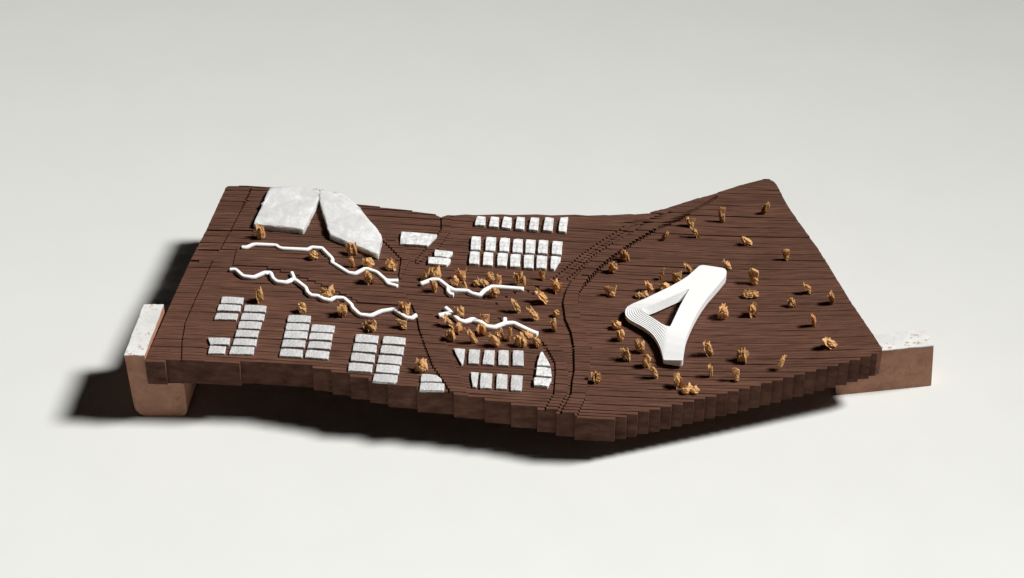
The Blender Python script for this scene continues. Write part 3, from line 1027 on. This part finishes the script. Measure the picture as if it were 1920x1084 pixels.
TREES = [
 # around the tower blocks and the rear left wall
 (492, 446, 14, 26, 'col', 'tan shaving tree leaning on the front face of the left tower block'),
 (588, 487, 16, 16, 'round', 'squat tan tree below the kink of the rear left zigzag wall'),
 (660, 477, 21, 22, 'tuft', 'bushy tan tree against the front face of the right tower block'),
 (660, 500, 11, 22, 'col', 'thin tan tree directly in front of the bushy one at the right tower block'),
 (692, 501, 18, 20, 'round', 'rounded tan tree just behind the wavy dip of the rear left wall'),
 (734, 505, 21, 19, 'tuft', 'split tan tree between the right tower block\'s tip and the wall\'s forked end'),
 (693, 533, 15, 25, 'col', 'upright tan tree standing before the wavy dip of the rear left wall'),
 # left half, around the long wall
 (489, 566, 14, 27, 'col', 'slender tan tree to the right of the far left estate\'s rear blocks'),
 (566, 585, 15, 20, 'round', 'single tan tree behind the rearmost block of the second estate'),
 (615, 556, 25, 19, 'tuft', 'wide bushy tan tree close behind the long wall near its middle'),
 (645, 592, 17, 26, 'col', 'tall tan tree close in front of the long wall near its middle'),
 (697, 619, 23, 19, 'tuft', 'bushy tan tree behind the third estate\'s left column'),
 (757, 616, 21, 19, 'prong', 'forked tan tree below the right end of the long wall'),
 (760, 588, 20, 25, 'tuft', 'tall bushy tan tree behind the right end of the long wall'),
 (791, 696, 23, 25, 'tuft', 'lone tan tree right of the third estate beside the stepped groove'),
 # around the rear middle wall
 (798, 525, 15, 21, 'leanr', 'tan tree just left of the biggest bush behind the rear middle wall'),
 (818, 521, 21, 25, 'tuft', 'biggest bushy tan tree behind the left end of the rear middle wall'),
 (816, 547, 10, 25, 'col', 'narrow tan tree in front of the rear middle wall\'s left bend'),
 (853, 535, 13, 20, 'round', 'oval tan tree left of the spiky pair behind the rear middle wall'),
 (868, 524, 20, 22, 'prong', 'spiky tan tree with two raised tips, behind the rear middle wall'),
 (870, 543, 14, 20, 'tuft', 'small flame-shaped tan tree touching the rear middle wall\'s back side'),
 (902, 535, 23, 12, 'flat', 'low flat tan tree lying behind the dip of the rear middle wall'),
 (919, 529, 15, 22, 'round', 'arched tan tree behind the low flat one near the rear middle wall'),
 (937, 537, 11, 25, 'prong', 'thin two-pronged tan tree behind the rear middle wall\'s right bend'),
 (927, 556, 16, 18, 'round', 'round tan tree in front of where the rear middle wall turns straight'),
 (976, 537, 23, 27, 'tuft', 'large spiky tan tree behind the straight arm of the rear middle wall'),
 (1018, 525, 12, 21, 'prong', 'thin forked tan tree under the cut-corner block of the rear estate'),
 # middle, left of the main road
 (1045, 547, 13, 22, 'col', 'tan tree right of the straight wall arm, beside the main road'),
 (1017, 566, 22, 25, 'leanl', 'peaked tan tree below the straight wall arm\'s right end'),
 (969, 585, 16, 26, 'leanl', 'pointed tan tree in the open ground between the two middle walls'),
 (1001, 600, 18, 26, 'leanl', 'folded two-leaf tan tree in the open ground left of the main road'),
 (1043, 593, 11, 14, 'round', 'tiny ring-shaped tan tree beside the main road, above a taller one'),
 (1039, 619, 10, 25, 'col', 'upright leaf-like tan tree beside the main road, below the tiny one'),
 (863, 594, 15, 23, 'round', 'rounded tan tree behind the spur at the front middle wall\'s left end'),
 (912, 606, 17, 21, 'prong', 'Y-shaped tan tree behind the centre of the front middle wall'),
 # in front of the front middle wall
 (842, 613, 16, 22, 'leanl', 'tan tree tucked under the left end of the front middle wall'),
 (860, 623, 12, 18, 'col', 'short tan tree below the first bend of the front middle wall'),
 (845, 638, 21, 23, 'tuft', 'ragged bushy tan tree, leftmost in the row behind the front middle estate'),
 (885, 643, 16, 30, 'leanl', 'thick tall tan tree, second from the left behind the front middle estate'),
 (904, 626, 14, 23, 'col', 'tan tree hiding part of the front middle wall near its centre'),
 (928, 649, 17, 27, 'leanl', 'leaning tan tree casting the broadest shadow behind the front middle estate'),
 (937, 635, 19, 20, 'tuft', 'bushy tan tree below the spur in the middle of the front middle wall'),
 (957, 639, 12, 27, 'leanr', 'hook-footed tan tree right of the wall\'s middle spur'),
 (975, 648, 20, 22, 'tuft', 'spread-out tan tree behind the rightmost block of the front middle estate'),
 (989, 634, 20, 16, 'leanl', 'slanting tan tree lying along the right end of the front middle wall'),
 (1008, 649, 13, 18, 'col', 'tan tree at the very tip of the front middle wall, above the pointed block'),
 # along the rear part of the main road
 (1172, 489, 17, 24, 'tuft', 'tan tree on the dotted road edge, right one of a pair'),
 (1150, 510, 14, 22, 'round', 'smooth tan tree on the dotted road edge, left one of a pair'),
 (1147, 555, 24, 21, 'prong', 'wide crescent-shaped tan tree right of the road bend'),
 (1248, 450, 14, 20, 'leanr', 'small tan tree right of the dotted double road line at the rear'),
 (1296, 425, 20, 20, 'prong', 'curly horned tan tree, rear one of a touching pair near the rear edge'),
 (1303, 444, 15, 22, 'leanl', 'tan tree, front one of a touching pair near the rear edge'),
 (1355, 416, 15, 29, 'prong', 'tall horned tan tree near the rear right edge'),
 (1436, 400, 18, 26, 'leanr', 'tan tree nearest the rear right corner, shaped like a bird'),
 (1401, 459, 20, 17, 'leanl', 'low jagged tan tree on the open slope below the rear right corner'),
 (1475, 488, 15, 23, 'prong', 'two-stalked tan tree near the upper right edge'),
 # around the triangular building
 (1364, 505, 16, 19, 'leanl', 'tan tree touching the rear right corner of the triangular building'),
 (1415, 533, 20, 29, 'prong', 'big V-shaped tan tree right of the triangular building\'s rear end'),
 (1291, 512, 14, 22, 'leanl', 'tan tree just left of the triangular building\'s rear end'),
 (1271, 531, 19, 24, 'prong', 'forked tan tree against the back side of the triangular building'),
 (1240, 524, 12, 20, 'leanr', 'slim tan tree a little behind the triangular building\'s back side'),
 (1217, 545, 13, 21, 'leanl', 'tan tree leaning left, furthest left of four behind the triangular building'),
 (1246, 545, 18, 16, 'round', 'half-hidden tan tree pressed to the triangular building\'s back side'),
 (1203, 557, 20, 10, 'flat', 'tiny tan crumbs behind the triangular building\'s left corner'),
 (1156, 616, 14, 16, 'round', 'small star-like tan tree at the triangular building\'s left shadow'),
 (1165, 638, 14, 23, 'col', 'blocky tan tree below the star-like one left of the triangular building'),
 (1201, 660, 17, 26, 'tuft', 'tan tree inside the triangular building\'s long shadow'),
 (1175, 675, 18, 26, 'tuft', 'broad tan tree left of the triangular building\'s long shadow'),
 (1212, 687, 14, 25, 'round', 'tan tree at the lower left rim of the triangular building\'s shadow'),
 (1226, 708, 17, 27, 'leanl', 'pointed tan tree at the foot of the triangular building\'s shadow'),
 (1119, 717, 18, 20, 'tuft', 'lone tan tree just right of the road near the front edge'),
 (1269, 725, 14, 25, 'col', 'column-like tan tree below the front end of the triangular building'),
 (1294, 735, 24, 12, 'flat', 'wide crumbling tan tree nearest the front edge'),
 (1333, 706, 8, 25, 'col', 'thinnest tan tree, right of the triangular building\'s front end'),
 (1381, 714, 14, 25, 'prong', 'tan tree with one raised tip near the stepped front right edge'),
 (1391, 677, 21, 27, 'tuft', 'stout tan tree with a single spike on the front right slope'),
 (1328, 665, 20, 31, 'leanl', 'two-peaked tan tree right of the triangular building\'s front leg'),
 (1463, 693, 15, 30, 'leanr', 'tall bent tan tree closest to the stepped front right edge'),
 (1357, 597, 22, 25, 'col', 'stocky square tan tree right of the triangular building\'s middle'),
 (1411, 591, 17, 24, 'col', 'square-topped tan tree to the right of the stocky square one'),
 (1407, 557, 25, 12, 'flat', 'flat feathery tan tree below the big V-shaped one'),
 (1484, 575, 17, 18, 'tuft', 'small crown-shaped tan tree on the right slope'),
 (1514, 549, 17, 21, 'leanl', 'slanted leaf-like tan tree near the right edge, above the crown-shaped one'),
 (1559, 569, 11, 23, 'col', 'narrow tan tree standing on the very right edge of the slab'),
 (1525, 611, 11, 23, 'col', 'straight narrow tan tree with a long shadow inside the right edge'),
 (1557, 650, 26, 18, 'leanl', 'tan splinter lying aslant near the right corner of the slab'),
]
for k, t in enumerate(TREES):
    tree(*t, seed=k)

# every label must single out one thing
_seen = {}
for o in COL.objects:
    if o.parent is None and o.get('label'):
        n = len(o['label'].split())
        if not 4 <= n <= 16:
            print('LABEL LENGTH', n, o['label'])
        if o['label'] in _seen:
            print('LABEL TWICE', o['label'])
        _seen[o['label']] = 1
